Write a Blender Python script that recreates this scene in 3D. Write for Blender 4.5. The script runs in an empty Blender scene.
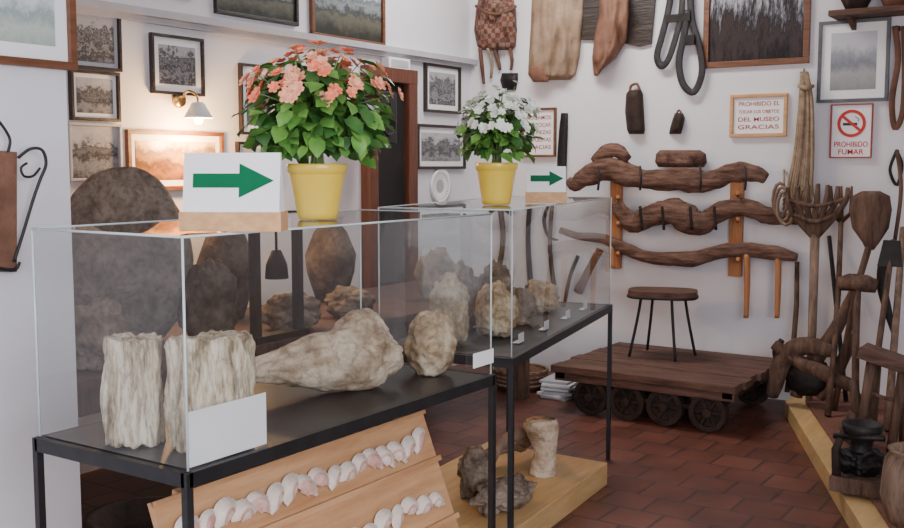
import bpy, math, random
from mathutils import Vector, Matrix, noise
random.seed(7)
F=1034.0
CAM=Vector((0,0,1.4)); P=math.atan(99/F); YAW=math.radians(33.66)
c_,s_=math.cos(YAW),math.sin(YAW)
RT=Vector((c_,s_,0)); FH=Vector((-s_,c_,0))
FW=FH*math.cos(P)-Vector((0,0,1))*math.sin(P)
UP=FH*math.sin(P)+Vector((0,0,1))*math.cos(P)
XL=-3.95; XN=-2.55; YB=6.16; XR=1.3; YR=-2.5; HC=3.1
def ray(u,v): return FW+RT*((u-452)/F)+UP*((264-v)/F)
def onX(u,v,x):
    r=ray(u,v); return CAM+r*((x-CAM.x)/r.x)
def onY(u,v,y):
    r=ray(u,v); return CAM+r*((y-CAM.y)/r.y)
def onZ(u,v,z):
    r=ray(u,v); return CAM+r*((z-CAM.z)/r.z)
def depth(p): return (p-CAM).dot(FW)

# ---------------- materials
def newmat(name):
    m=bpy.data.materials.new(name); m.use_nodes=True
    nt=m.node_tree; b=nt.nodes['Principled BSDF']; return m,nt,b
def N(nt,t,**k):
    n=nt.nodes.new(t)
    for a,v in k.items(): setattr(n,a,v)
    return n
def ramp(nt,stops):
    r=N(nt,'ShaderNodeValToRGB'); e=r.color_ramp.elements
    while len(e)<len(stops): e.new(0.5)
    for i,(p,c) in enumerate(stops):
        e[i].position=p; e[i].color=(c[0],c[1],c[2],1)
    return r
def nmat(name,c1,c2,rough=0.7,scale=8,metal=0,bump=0.0,stretch=(1,1,1),detail=6,coat=0,spec=0.5,lo=0.3,hi=0.7):
    m,nt,b=newmat(name)
    tc=N(nt,'ShaderNodeTexCoord'); mp=N(nt,'ShaderNodeMapping'); mp.inputs['Scale'].default_value=stretch
    no=N(nt,'ShaderNodeTexNoise'); no.inputs['Scale'].default_value=scale; no.inputs['Detail'].default_value=detail
    no.inputs['Roughness'].default_value=0.65
    nt.links.new(tc.outputs['Object'],mp.inputs[0]); nt.links.new(mp.outputs[0],no.inputs['Vector'])
    r=ramp(nt,[(lo,c1),(hi,c2)])
    nt.links.new(no.outputs['Fac'],r.inputs[0]); nt.links.new(r.outputs[0],b.inputs['Base Color'])
    b.inputs['Roughness'].default_value=rough; b.inputs['Metallic'].default_value=metal
    b.inputs['Coat Weight'].default_value=coat; b.inputs['Specular IOR Level'].default_value=spec
    if bump>0:
        bp=N(nt,'ShaderNodeBump'); bp.inputs['Strength'].default_value=bump; bp.inputs['Distance'].default_value=0.02
        nt.links.new(no.outputs['Fac'],bp.inputs['Height']); nt.links.new(bp.outputs[0],b.inputs['Normal'])
    return m
def woodm(name,c1,c2,rough=0.6,axis='x',scale=6,bump=0.3):
    st={'x':(1,9,9),'y':(9,1,9),'z':(9,9,1)}[axis]
    return nmat(name,c1,c2,rough,scale,0,bump,st)
def rockm(name,c1,c2,c3,scale=7,stretch=(1,1,1),crack=22,cs=0.55,bd=0.006,pore=0.72):
    m,nt,b=newmat(name)
    tc=N(nt,'ShaderNodeTexCoord'); mp=N(nt,'ShaderNodeMapping'); mp.inputs['Scale'].default_value=stretch
    nt.links.new(tc.outputs['Object'],mp.inputs[0])
    no=N(nt,'ShaderNodeTexNoise'); no.inputs['Scale'].default_value=scale; no.inputs['Detail'].default_value=9; no.inputs['Roughness'].default_value=0.7
    n2=N(nt,'ShaderNodeTexNoise'); n2.inputs['Scale'].default_value=scale*5; n2.inputs['Detail'].default_value=5
    wv=N(nt,'ShaderNodeVectorMath',operation='ADD')
    vo=N(nt,'ShaderNodeTexVoronoi',feature='DISTANCE_TO_EDGE'); vo.inputs['Scale'].default_value=crack
    sc=N(nt,'ShaderNodeVectorMath',operation='SCALE'); sc.inputs['Scale'].default_value=0.16
    for x in (no,n2): nt.links.new(mp.outputs[0],x.inputs['Vector'])
    nt.links.new(no.outputs['Color'],sc.inputs[0]); nt.links.new(mp.outputs[0],wv.inputs[0]); nt.links.new(sc.outputs[0],wv.inputs[1])
    nt.links.new(wv.outputs[0],vo.inputs['Vector'])
    r=ramp(nt,[(0.36,c1),(0.48,c2),(0.62,c3)]); nt.links.new(no.outputs['Fac'],r.inputs[0])
    cr=ramp(nt,[(0.0,(1-cs,)*3),(0.05,(1,1,1))]); nt.links.new(vo.outputs['Distance'],cr.inputs[0])
    pr=ramp(nt,[(0.36,(pore,pore*.95,pore*.90)),(0.52,(1,1,1))]); nt.links.new(n2.outputs['Fac'],pr.inputs[0])
    m1=N(nt,'ShaderNodeMixRGB',blend_type='MULTIPLY'); m1.inputs[0].default_value=1
    m2=N(nt,'ShaderNodeMixRGB',blend_type='MULTIPLY'); m2.inputs[0].default_value=1
    nt.links.new(r.outputs[0],m1.inputs[1]); nt.links.new(cr.outputs[0],m1.inputs[2]); nt.links.new(m1.outputs[0],m2.inputs[1]); nt.links.new(pr.outputs[0],m2.inputs[2])
    nt.links.new(m2.outputs[0],b.inputs['Base Color']); b.inputs['Roughness'].default_value=0.9; b.inputs['Specular IOR Level'].default_value=0.2
    ad=N(nt,'ShaderNodeMath',operation='ADD'); nt.links.new(n2.outputs['Fac'],ad.inputs[0]); nt.links.new(no.outputs['Fac'],ad.inputs[1])
    bp=N(nt,'ShaderNodeBump'); bp.inputs['Strength'].default_value=1; bp.inputs['Distance'].default_value=bd
    nt.links.new(ad.outputs[0],bp.inputs['Height']); nt.links.new(bp.outputs[0],b.inputs['Normal'])
    return m
M={}
M['wall']=nmat('plaster_white',(0.73,0.72,0.76),(0.79,0.78,0.82),0.9,1.6,bump=0.12,spec=0.2)
M['ceil']=nmat('ceiling_white',(0.7,0.7,0.72),(0.78,0.78,0.8),0.9,2)
M['trim']=nmat('trim_paint',(0.42,0.42,0.46),(0.52,0.52,0.56),0.6,5)
M['black']=nmat('black_iron',(0.010,0.010,0.012),(0.022,0.022,0.024),0.45,20,0.2)
M['blackboard']=nmat('black_board',(0.012,0.012,0.015),(0.03,0.03,0.034),0.4,6)
M['edge']=nmat('glass_edge',(0.50,0.58,0.60),(0.62,0.70,0.72),0.2,10)
M['white']=nmat('white_card',(0.86,0.87,0.88),(0.92,0.92,0.93),0.7,4)
M['green']=nmat('arrow_green',(0.0,0.115,0.045),(0.0,0.145,0.058),0.6,4,spec=.2)
M['pine']=woodm('pine_wood',(0.50,0.25,0.10),(0.70,0.42,0.20),0.5,'x',5,0.1)
M['piney']=woodm('pine_board',(0.48,0.23,0.10),(0.70,0.41,0.21),0.55,'y',3,0.15)
M['yellowwood']=woodm('yellow_platform_wood',(0.50,0.31,0.12),(0.66,0.45,0.21),0.5,'y',3,0.1)
M['orange']=woodm('orange_wood',(0.34,0.13,0.045),(0.50,0.22,0.09),0.6,'z',5,0.2)
M['yoke']=nmat('old_yoke_wood',(0.05,0.028,0.022),(0.25,0.145,0.108),0.92,5,bump=0.9,stretch=(1.5,7,7),spec=0.12)
M['oldwood']=nmat('old_brown_wood',(0.04,0.024,0.018),(0.19,0.115,0.082),0.85,4,bump=0.6,stretch=(7,7,1.2),spec=0.2)
M['oldwoodx']=nmat('old_plank_wood',(0.05,0.026,0.019),(0.18,0.095,0.07),0.7,4,bump=0.5,stretch=(1.2,8,8),spec=0.3)
M['palewood']=nmat('pale_worn_wood',(0.12,0.08,0.06),(0.34,0.235,0.17),0.8,4,bump=0.5,stretch=(7,7,1.2),spec=0.2)
M['frameB']=woodm('dark_frame',(0.012,0.009,0.008),(0.04,0.025,0.02),0.4,'x')
M['frameR']=woodm('brown_frame',(0.11,0.04,0.018),(0.22,0.085,0.04),0.4,'x')
M['frameG']=nmat('grey_frame',(0.06,0.07,0.08),(0.15,0.16,0.18),0.4,6)
M['door']=woodm('door_brown',(0.09,0.03,0.018),(0.17,0.06,0.035),0.5,'z')
M['dark']=nmat('painted_doorway_shade',(0.006,0.005,0.007),(0.02,0.014,0.013),0.8,4)
M['rust']=nmat('rusty_iron',(0.012,0.008,0.007),(0.06,0.032,0.024),0.75,14,0.3,0.4)
M['iron']=nmat('dark_iron',(0.010,0.009,0.010),(0.035,0.03,0.03),0.55,14,0.5,0.3)
M['fossil']=rockm('fossil_stone',(0.27,0.18,0.105),(0.50,0.375,0.24),(0.74,0.62,0.46),9,crack=8,cs=.25)
M['fossilv']=rockm('fossil_wood_stone',(0.26,0.19,0.12),(0.60,0.50,0.36),(0.84,0.75,0.60),10,(3.0,3.0,0.6),6,.35)
M['bone']=rockm('fossil_bone',(0.28,0.19,0.12),(0.56,0.44,0.32),(0.78,0.67,0.53),7,crack=8,cs=.28,bd=.005,pore=.78)
M['rockg']=rockm('grey_rock',(0.10,0.075,0.055),(0.22,0.17,0.13),(0.38,0.31,0.245),8,crack=8,cs=.2)
M['rockd']=rockm('dark_rock',(0.05,0.036,0.028),(0.12,0.09,0.072),(0.22,0.175,0.145),8,crack=8,cs=.2)
M['slab']=rockm('grey_slab_stone',(0.13,0.105,0.09),(0.21,0.18,0.155),(0.30,0.26,0.225),9,crack=5,cs=.1,bd=.005)
M['pot']=nmat('yellow_ceramic',(0.88,0.60,0.05),(0.92,0.67,0.09),0.3,4,coat=0.3)
M['soil']=nmat('potting_soil',(0.02,0.012,0.008),(0.06,0.04,0.025),0.95,40,bump=0.8)
M['leaf']=nmat('begonia_leaf',(0.06,0.20,0.03),(0.20,0.42,0.08),0.4,14)
M['leafd']=nmat('dark_leaf',(0.015,0.07,0.012),(0.07,0.20,0.04),0.45,14)
M['stem']=nmat('stem_green',(0.12,0.22,0.06),(0.2,0.3,0.1),0.5,10)
M['pink']=nmat('pink_petal',(0.90,0.16,0.08),(0.95,0.32,0.18),0.6,25)
M['pinkl']=nmat('pale_pink_petal',(0.94,0.34,0.19),(0.95,0.50,0.32),0.6,25)
M['wpetal']=nmat('white_petal',(0.86,0.90,0.78),(0.95,0.97,0.91),0.6,25)
M['canvas']=nmat('tan_canvas',(0.20,0.13,0.085),(0.42,0.31,0.22),0.95,6,bump=0.6,spec=.1)
M['leather']=nmat('brown_leather',(0.075,0.035,0.024),(0.20,0.095,0.062),0.7,7,bump=0.5,spec=.3)
M['leatherl']=nmat('tan_leather',(0.12,0.055,0.035),(0.28,0.145,0.095),0.7,7,bump=0.5,spec=.3)
M['blackleather']=nmat('black_leather',(0.010,0.009,0.011),(0.035,0.03,0.035),0.5,15,bump=0.2)
M['hemp']=nmat('hemp_fibre',(0.20,0.14,0.095),(0.42,0.32,0.22),0.95,20,bump=0.5,spec=.1)
M['shell1']=nmat('shell_cream',(0.78,0.60,0.48),(0.93,0.85,0.77),0.5,30)
M['shell2']=nmat('shell_pink',(0.55,0.25,0.21),(0.88,0.62,0.54),0.5,30)
M['terra']=nmat('terracotta',(0.12,0.05,0.03),(0.22,0.09,0.06),0.85,8)
M['red']=nmat('sign_red',(0.52,0.015,0.015),(0.6,0.03,0.03),0.5,4)
M['redtext']=nmat('text_red',(0.40,0.06,0.05),(0.45,0.08,0.07),0.6,4)
M['ink']=nmat('ink',(0.02,0.02,0.03),(0.03,0.03,0.04),0.6,4)
M['brass']=nmat('brass',(0.5,0.33,0.12),(0.6,0.42,0.18),0.3,6,1.0)
M['plastic']=nmat('black_plastic',(0.008,0.008,0.010),(0.018,0.018,0.02),0.35,8)
def woven():
    m,nt,b=newmat('woven_fabric')
    tc=N(nt,'ShaderNodeTexCoord'); ck=N(nt,'ShaderNodeTexChecker'); ck.inputs['Scale'].default_value=30
    ck.inputs[1].default_value=(0.16,0.055,0.04,1); ck.inputs[2].default_value=(0.26,0.17,0.13,1)
    no=N(nt,'ShaderNodeTexNoise'); no.inputs['Scale'].default_value=16; no.inputs['Detail'].default_value=6
    r=ramp(nt,[(0.35,(0.3,0.28,0.28)),(0.65,(1.1,1.05,1))])
    mx=N(nt,'ShaderNodeMixRGB',blend_type='MULTIPLY'); mx.inputs[0].default_value=0.9
    nt.links.new(tc.outputs['Object'],ck.inputs[0]); nt.links.new(tc.outputs['Object'],no.inputs['Vector'])
    nt.links.new(no.outputs['Fac'],r.inputs[0])
    nt.links.new(ck.outputs[0],mx.inputs[1]); nt.links.new(r.outputs[0],mx.inputs[2])
    nt.links.new(mx.outputs[0],b.inputs['Base Color']); b.inputs['Roughness'].default_value=0.9
    return m
M['woven']=woven()
def floorm():
    m,nt,b=newmat('terracotta_floor_tiles')
    tc=N(nt,'ShaderNodeTexCoord'); mp=N(nt,'ShaderNodeMapping'); mp.inputs['Rotation'].default_value=(0,0,math.radians(0))
    br=N(nt,'ShaderNodeTexBrick'); br.offset=0.5; br.inputs['Scale'].default_value=1.0
    br.inputs['Brick Width'].default_value=0.20; br.inputs['Row Height'].default_value=0.20
    br.inputs['Mortar Size'].default_value=0.008; br.inputs['Mortar Smooth'].default_value=0.3
    br.inputs['Color1'].default_value=(0.12,0.043,0.028,1); br.inputs['Color2'].default_value=(0.185,0.07,0.047,1)
    br.inputs['Mortar'].default_value=(0.065,0.036,0.03,1)
    no=N(nt,'ShaderNodeTexNoise'); no.inputs['Scale'].default_value=3.5; no.inputs['Detail'].default_value=9
    r=ramp(nt,[(0.3,(0.55,0.52,0.52)),(0.7,(1.25,1.18,1.18))])
    mx=N(nt,'ShaderNodeMixRGB',blend_type='MULTIPLY'); mx.inputs[0].default_value=1
    nt.links.new(tc.outputs['Object'],mp.inputs[0]); nt.links.new(mp.outputs[0],br.inputs['Vector'])
    nt.links.new(tc.outputs['Object'],no.inputs['Vector']); nt.links.new(no.outputs['Fac'],r.inputs[0])
    nt.links.new(br.outputs['Color'],mx.inputs[1]); nt.links.new(r.outputs[0],mx.inputs[2])
    nt.links.new(mx.outputs[0],b.inputs['Base Color']); b.inputs['Roughness'].default_value=0.42
    bp=N(nt,'ShaderNodeBump'); bp.inputs['Strength'].default_value=0.4; bp.inputs['Distance'].default_value=0.004; bp.invert=True
    nt.links.new(br.outputs['Fac'],bp.inputs['Height']); nt.links.new(bp.outputs[0],b.inputs['Normal'])
    return m
M['floor']=floorm()
def glassm():
    m=bpy.data.materials.new('sheet_glass'); m.use_nodes=True; nt=m.node_tree; nt.nodes.clear()
    out=N(nt,'ShaderNodeOutputMaterial'); mix=N(nt,'ShaderNodeMixShader')
    tr=N(nt,'ShaderNodeBsdfTransparent'); tr.inputs[0].default_value=(0.93,0.95,0.95,1)
    gl=N(nt,'ShaderNodeBsdfGlossy'); gl.inputs['Roughness'].default_value=0.015
    lw=N(nt,'ShaderNodeLayerWeight'); lw.inputs[0].default_value=0.5
    pw=N(nt,'ShaderNodeMath',operation='POWER'); pw.inputs[1].default_value=4.5
    ml=N(nt,'ShaderNodeMath',operation='MULTIPLY_ADD'); ml.inputs[1].default_value=0.9; ml.inputs[2].default_value=0.08
    nt.links.new(lw.outputs['Facing'],pw.inputs[0]); nt.links.new(pw.outputs[0],ml.inputs[0])
    nt.links.new(ml.outputs[0],mix.inputs[0]); nt.links.new(tr.outputs[0],mix.inputs[1]); nt.links.new(gl.outputs[0],mix.inputs[2])
    nt.links.new(mix.outputs[0],out.inputs[0]); return m
M['glass']=glassm()
def picm(name,stops,noisew=0.35,scale=4,mode='z',rough=0.25):
    m,nt,b=newmat(name)
    tc=N(nt,'ShaderNodeTexCoord'); sp=N(nt,'ShaderNodeSeparateXYZ'); oi=N(nt,'ShaderNodeObjectInfo')
    w=N(nt,'ShaderNodeMath',operation='MULTIPLY'); w.inputs[1].default_value=37
    no=N(nt,'ShaderNodeTexNoise',noise_dimensions='4D'); no.inputs['Scale'].default_value=scale; no.inputs['Detail'].default_value=8; no.inputs['Roughness'].default_value=0.75
    nt.links.new(oi.outputs['Random'],w.inputs[0]); nt.links.new(w.outputs[0],no.inputs['W'])
    mp=N(nt,'ShaderNodeMapping')
    if mode=='v': mp.inputs['Scale'].default_value=(3,1,0.5)
    if mode=='h': mp.inputs['Scale'].default_value=(1.6,1,1.0)
    nt.links.new(tc.outputs['Generated'],mp.inputs[0])
    nt.links.new(mp.outputs[0],no.inputs['Vector']); nt.links.new(tc.outputs['Generated'],sp.inputs[0])
    a=N(nt,'ShaderNodeMath',operation='MULTIPLY_ADD'); a.inputs[1].default_value=noisew*2
    nt.links.new(no.outputs['Fac'],a.inputs[0])
    a2=N(nt,'ShaderNodeMath',operation='MULTIPLY_ADD'); a2.inputs[1].default_value=(0.3 if mode=='v' else 1.0); a2.inputs[2].default_value=-noisew
    nt.links.new(sp.outputs['Z'],a2.inputs[0]); nt.links.new(a2.outputs[0],a.inputs[2])
    r=ramp(nt,stops); nt.links.new(a.outputs[0],r.inputs[0]); nt.links.new(r.outputs[0],b.inputs['Base Color'])
    b.inputs['Roughness'].default_value=rough
    return m
g=lambda x:(x,x,x*1.05)
M['pbw']=picm('photo_bw',[(0.05,g(0.05)),(0.25,g(0.28)),(0.4,g(0.04)),(0.5,g(0.20)),(0.58,g(0.05)),(0.66,g(0.38)),(0.85,g(0.50))],0.55,6)
M['pbw2']=picm('photo_bw_group',[(0.1,g(0.2)),(0.25,g(0.03)),(0.35,g(0.30)),(0.45,g(0.03)),(0.55,g(0.24)),(0.64,g(0.05)),(0.74,g(0.42))],0.65,8)
M['pland']=picm('landscape_print',[(0.1,(0.03,0.035,0.03)),(0.35,(0.12,0.12,0.09)),(0.45,(0.04,0.05,0.05)),(0.55,(0.24,0.27,0.28)),(0.62,(0.10,0.12,0.13)),(0.72,(0.38,0.44,0.50))],0.4,3.5,'h')
M['pdark']=picm('waterfall_print',[(0.0,(0.012,0.012,0.016)),(0.12,(0.05,0.04,0.04)),(0.16,(0.02,0.018,0.02)),(0.21,(0.12,0.12,0.14)),(0.27,(0.45,0.45,0.5))],0.38,5,'v')
M['pwarm']=picm('warm_print',[(0.05,(0.06,0.03,0.02)),(0.3,(0.30,0.13,0.05)),(0.42,(0.12,0.06,0.035)),(0.55,(0.42,0.22,0.10)),(0.66,(0.2,0.12,0.08)),(0.78,(0.75,0.5,0.28))],0.4,4,'h')
M['pgrey']=picm('grey_print',[(0.1,(0.22,0.24,0.25)),(0.35,(0.36,0.38,0.38)),(0.46,(0.20,0.22,0.25)),(0.58,(0.34,0.36,0.40)),(0.66,(0.55,0.57,0.62))],0.22,5,'h')
M['pale']=picm('pale_print',[(0.1,(0.28,0.36,0.32)),(0.35,(0.5,0.56,0.5)),(0.48,(0.3,0.38,0.38)),(0.6,(0.62,0.68,0.68)),(0.9,(0.75,0.78,0.8))],0.3,4,'h')
def emi(name,c,s):
    m,nt,b=newmat(name); b.inputs['Emission Color'].default_value=(*c,1); b.inputs['Emission Strength'].default_value=s; b.inputs['Base Color'].default_value=(*c,1); return m
M['bulb']=emi('warm_bulb',(1,0.72,0.38),40)

# ---------------- mesh builder
class MB:
    def __init__(s): s.v=[];s.f=[];s.m=[];s.sm=[];s.mats=[]
    def mi(s,k):
        if k not in s.mats: s.mats.append(k)
        return s.mats.index(k)
    def add(s,vs,fs,k,smooth=False):
        o=len(s.v); s.v+= [Vector(p) for p in vs]; i=s.mi(k)
        for f in fs: s.f.append([a+o for a in f]); s.m.append(i); s.sm.append(smooth)
    def box(s,c,sz,k,R=None):
        c=Vector(c); hx,hy,hz=[a/2 for a in sz]; R=R or Matrix.Identity(3)
        vs=[c+R@Vector((x*hx,y*hy,z*hz)) for x in(-1,1) for y in(-1,1) for z in(-1,1)]
        s.add(vs,[(0,1,3,2),(4,6,7,5),(0,4,5,1),(2,3,7,6),(0,2,6,4),(1,5,7,3)],k)
    def beam(s,a,b,w,h,k,side=None):
        a=Vector(a);b=Vector(b);d=(b-a);L=d.length;d.normalize()
        sd=Vector(side) if side else (Vector((0,0,1)) if abs(d.z)<0.9 else Vector((1,0,0)))
        y=sd.cross(d).normalized(); z=d.cross(y).normalized()
        R=Matrix((d,y,z)).transposed(); s.box((a+b)/2,(L,w,h),k,R)
    def tube(s,path,rad,k,n=10,flat=1.0,flatdir=None,cap=True,lump=0,seed=0):
        path=[Vector(p) for p in path]
        if not hasattr(rad,'__len__'): rad=[rad]*len(path)
        vs=[];fs=[]; prev=None
        for i,p in enumerate(path):
            t=(path[min(i+1,len(path)-1)]-path[max(i-1,0)]).normalized()
            if prev is None:
                a=Vector(flatdir) if flatdir else (Vector((0,0,1)) if abs(t.z)<0.9 else Vector((1,0,0)))
            else: a=prev
            x=(a-t*a.dot(t)).normalized(); y=t.cross(x); prev=x
            for j in range(n):
                an=2*math.pi*j/n; rr=rad[i]
                if lump: rr*=1+lump*noise.noise(Vector((i*0.35+seed,math.cos(an)*1.2,math.sin(an)*1.2)))+lump*.35*noise.noise(Vector((i*0.9+seed,math.cos(an)*3,math.sin(an)*3)))
                vs.append(p+x*math.cos(an)*rr*flat+y*math.sin(an)*rr)
        for i in range(len(path)-1):
            for j in range(n):
                a=i*n+j;b=i*n+(j+1)%n; fs.append((a,b,b+n,a+n))
        if cap:
            fs.append(tuple(range(n-1,-1,-1))); fs.append(tuple(range((len(path)-1)*n,len(path)*n)))
        s.add(vs,fs,k,True)
    def lathe(s,prof,c,k,n=24,R=None,smooth=True):
        c=Vector(c);R=R or Matrix.Identity(3);vs=[];fs=[]
        for r,z in prof:
            for j in range(n):
                a=2*math.pi*j/n; vs.append(c+R@Vector((r*math.cos(a),r*math.sin(a),z)))
        for i in range(len(prof)-1):
            for j in range(n):
                a=i*n+j;b=i*n+(j+1)%n; fs.append((a,b,b+n,a+n))
        s.add(vs,fs,k,smooth)
    def prism(s,pts,off,k):
        pts=[Vector(p) for p in pts];n=len(pts);off=Vector(off)
        vs=pts+[p+off for p in pts]
        fs=[tuple(range(n)),tuple(range(2*n-1,n-1,-1))]+[(i,i+n,(i+1)%n+n,(i+1)%n) for i in range(n)]
        s.add(vs,fs,k)
    def slab(s,fn,rows,dep,k,nc=10,nd=None,wr=0.0,seed=0,sub=4):
        R=[]
        for i in range(len(rows)-1):
            for t in range(sub):
                q=t/sub; R.append([rows[i][j]*(1-q)+rows[i+1][j]*q for j in range(3)])
        R.append(list(rows[-1])); nr=len(R); vs=[];fs=[]
        for i,(v,a,b) in enumerate(R):
            e=min(1,math.sqrt(max(0,min(i,nr-1-i)/(sub*0.9))))
            for j in range(nc+1):
                q=j/nc; sx=2*q-1
                d=dep*math.sqrt(max(0,1-sx*sx))*(0.25+0.75*e)
                u=a+(b-a)*q
                d*=1+wr*(noise.noise(Vector((u*0.12+seed,v*0.03,seed)))*2+noise.noise(Vector((u*0.35+seed,v*0.08,seed))))
                vs.append(fn(u,v,0.006+max(d,0)))
        off=len(vs)
        for i,(v,a,b) in enumerate(R):
            for j in range(nc+1): vs.append(fn(a+(b-a)*j/nc,v,0.004))
        for i in range(nr-1):
            for j in range(nc):
                a=i*(nc+1)+j; fs.append((a,a+nc+1,a+nc+2,a+1)); b=a+off; fs.append((b,b+1,b+nc+2,b+nc+1))
        for i in range(nr-1):
            a=i*(nc+1); fs.append((a,a+off,a+off+nc+1,a+nc+1)); a+=nc; fs.append((a,a+nc+1,a+off+nc+1,a+off))
        for j in range(nc):
            fs.append((j,j+1,j+1+off,j+off)); a=(nr-1)*(nc+1)+j; fs.append((a,a+off,a+off+1,a+1))
        s.add(vs,fs,k,True)
    def rock(s,c,sz,k,seed=0,amp=0.18,fr=1.6,sub=5,R=None,shape=None,flatb=0.85,groove=0.0,ridge=0.5):
        import bmesh
        bm=bmesh.new(); bmesh.ops.create_icosphere(bm,subdivisions=sub,radius=1)
        R=R or Matrix.Identity(3); c=Vector(c); vs=[]
        for v in bm.verts:
            p=v.co.copy(); q=p*fr+Vector((seed*3.1,seed*1.7,seed))
            d=noise.noise(q)*amp*1.4+noise.noise(q*2.3)*amp*0.7+noise.noise(q*5)*amp*0.25-abs(noise.noise(q*1.7+Vector((9,3,1))))*amp*ridge*1.6-abs(noise.noise(q*4.1))*amp*ridge*0.5
            if groove:
                an=math.atan2(p.y,p.x); w=Vector((math.cos(an)*3.2+seed,math.sin(an)*3.2,p.z*0.5))
                d-=groove*abs(noise.noise(w))*2+groove*.6*abs(noise.noise(w*2.4+Vector((0,0,p.z))))
            if shape: p=shape(p)
            p=Vector((p.x*(1+d),p.y*(1+d),p.z*(1+d*(0.5 if groove else 1)))); p.z=max(p.z,-flatb)
            vs.append(c+R@Vector((p.x*sz[0]/2,p.y*sz[1]/2,(p.z+flatb)*sz[2]/(1+flatb))))
        fs=[[v.index for v in f.verts] for f in bm.faces]; bm.free()
        s.add(vs,fs,k,True)
    def build(s,name,origin=None,bevel=0,parent=None,rot=None):
        if origin is None:
            xs=[p.x for p in s.v];ys=[p.y for p in s.v];zs=[p.z for p in s.v]
            origin=Vector(((min(xs)+max(xs))/2,(min(ys)+max(ys))/2,min(zs)))
        origin=Vector(origin)
        me=bpy.data.meshes.new(name); me.from_pydata([tuple(p-origin) for p in s.v],[],s.f)
        for k in s.mats: me.materials.append(M[k])
        for i,p in enumerate(me.polygons): p.material_index=s.m[i]; p.use_smooth=s.sm[i]
        me.update()
        o=bpy.data.objects.new(name,me); bpy.context.scene.collection.objects.link(o); o.location=origin
        if bevel:
            b=o.modifiers.new('bevel','BEVEL'); b.width=bevel; b.segments=2; b.limit_method='ANGLE'; b.angle_limit=math.radians(50)
        if parent: o.parent=parent; o.matrix_parent_inverse=parent.matrix_world.inverted()
        return o
def empty(name,loc):
    e=bpy.data.objects.new(name,None); e.location=loc; bpy.context.scene.collection.objects.link(e); bpy.context.view_layer.update(); return e
def smoothpath(pts,n=6):
    out=[]; L=len(pts); pts=[tuple(p) for p in pts]
    for i in range(L-1):
        p0=pts[max(i-1,0)];p1=pts[i];p2=pts[i+1];p3=pts[min(i+2,L-1)]
        for t in range(n):
            q=t/n
            out.append(tuple(0.5*((2*b)+(-a+c)*q+(2*a-5*b+4*c-d)*q*q+(-a+3*b-3*c+d)*q**3) for a,b,c,d in zip(p0,p1,p2,p3)))
    out.append(pts[-1]); return out
def bw(u,v,off=0.0): return onY(u,v,YB-off)
def lw(u,v,off=0.0): return onX(u,v,XL+off)
def tpx(mb,pts,k,fn=bw,n=10,sm=5,flat=1.0,flatdir=None,lump=0,seed=0):
    q=smoothpath(pts,sm) if sm>1 else pts
    path=[fn(a[0],a[1],a[3]) for a in q]; rad=[max(a[2],0.15)*depth(p)/F for a,p in zip(q,path)]
    mb.tube(path,rad,k,n,flat,flatdir,lump=lump,seed=seed)
def text(body,w,k,parent,loc,rz,height=None,name='lettering'):
    cu=bpy.data.curves.new(name,'FONT'); cu.body=body; cu.align_x='CENTER'; cu.align_y='CENTER'; cu.size=0.1; cu.extrude=0.0005; cu.offset=0.001
    cu.materials.append(M[k]); o=bpy.data.objects.new(name,cu); bpy.context.scene.collection.objects.link(o)
    bpy.context.view_layer.update(); sc=w/max(o.dimensions.x,1e-4)
    o.scale=(sc,(height/o.dimensions.y if height else sc),sc); o.rotation_euler=(math.radians(90),0,rz); o.location=loc
    o.parent=parent; return o

# ---------------- room shell
def wallbox(name,lo,hi,k):
    mb=MB(); lo=Vector(lo);hi=Vector(hi); mb.box((lo+hi)/2,hi-lo,k); return mb.build(name)
wallbox('floor',(XL-0.2,YR-0.2,-0.1),(XR+0.2,YB+0.2,0),'floor')
wallbox('ceiling',(XL-0.2,YR-0.2,HC),(XR+0.2,YB+0.2,HC+0.1),'ceil')
wallbox('wall_back',(XL-0.2,YB,0),(XR+0.2,YB+0.2,HC),'wall')
wallbox('wall_left',(XL-0.2,1.86,0),(XL,YB,HC),'wall')
wallbox('wall_near_left',(XL-0.2,YR,0),(XN,1.86,HC),'wall')
mb=MB(); wy0,wy1,wz0,wz1=-1.2,1.6,0.9,2.5
mb.box((XR+0.1,(YR+wy0)/2,HC/2),(0.2,wy0-YR,HC),'wall'); mb.box((XR+0.1,(YB+wy1)/2,HC/2),(0.2,YB-wy1,HC),'wall')
mb.box((XR+0.1,(wy0+wy1)/2,wz0/2),(0.2,wy1-wy0,wz0),'wall'); mb.box((XR+0.1,(wy0+wy1)/2,(HC+wz1)/2),(0.2,wy1-wy0,HC-wz1),'wall')
mb.build('wall_right')
mb=MB(); dx0,dx1,dz1=-1.9,0.6,2.6
mb.box(((XN+dx0)/2,YR-0.1,HC/2),(dx0-XN,0.2,HC),'wall'); mb.box(((XR+dx1)/2,YR-0.1,HC/2),(XR-dx1,0.2,HC),'wall')
mb.box(((dx0+dx1)/2,YR-0.1,(HC+dz1)/2),(dx1-dx0,0.2,HC-dz1),'wall'); mb.build('wall_rear')
zl=lw(425,56).z
mb=MB(); mb.box((XL+0.03,(1.9+YB)/2,zl),(0.06,YB-1.9,0.035),'trim'); mb.box((XL+0.015,(1.9+YB)/2,zl-0.03),(0.03,YB-1.9,0.03),'trim'); mb.build('trim_1')
a=lw(362,140);b=lw(408,140);zt=lw(400,74).z
mb=MB()
y0,y1=a.y,b.y
mb.box((XL+0.012,(y0+y1)/2,zt/2),(0.02,y1-y0,zt-0.02),'dark')  # flat near-black sheet, its colour standing in for shade inside the doorway
mb.box((XL+0.035,y1-0.03,zt/2),(0.07,0.09,zt),'door'); mb.box((XL+0.035,y0+0.03,zt/2),(0.07,0.09,zt),'door')
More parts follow.
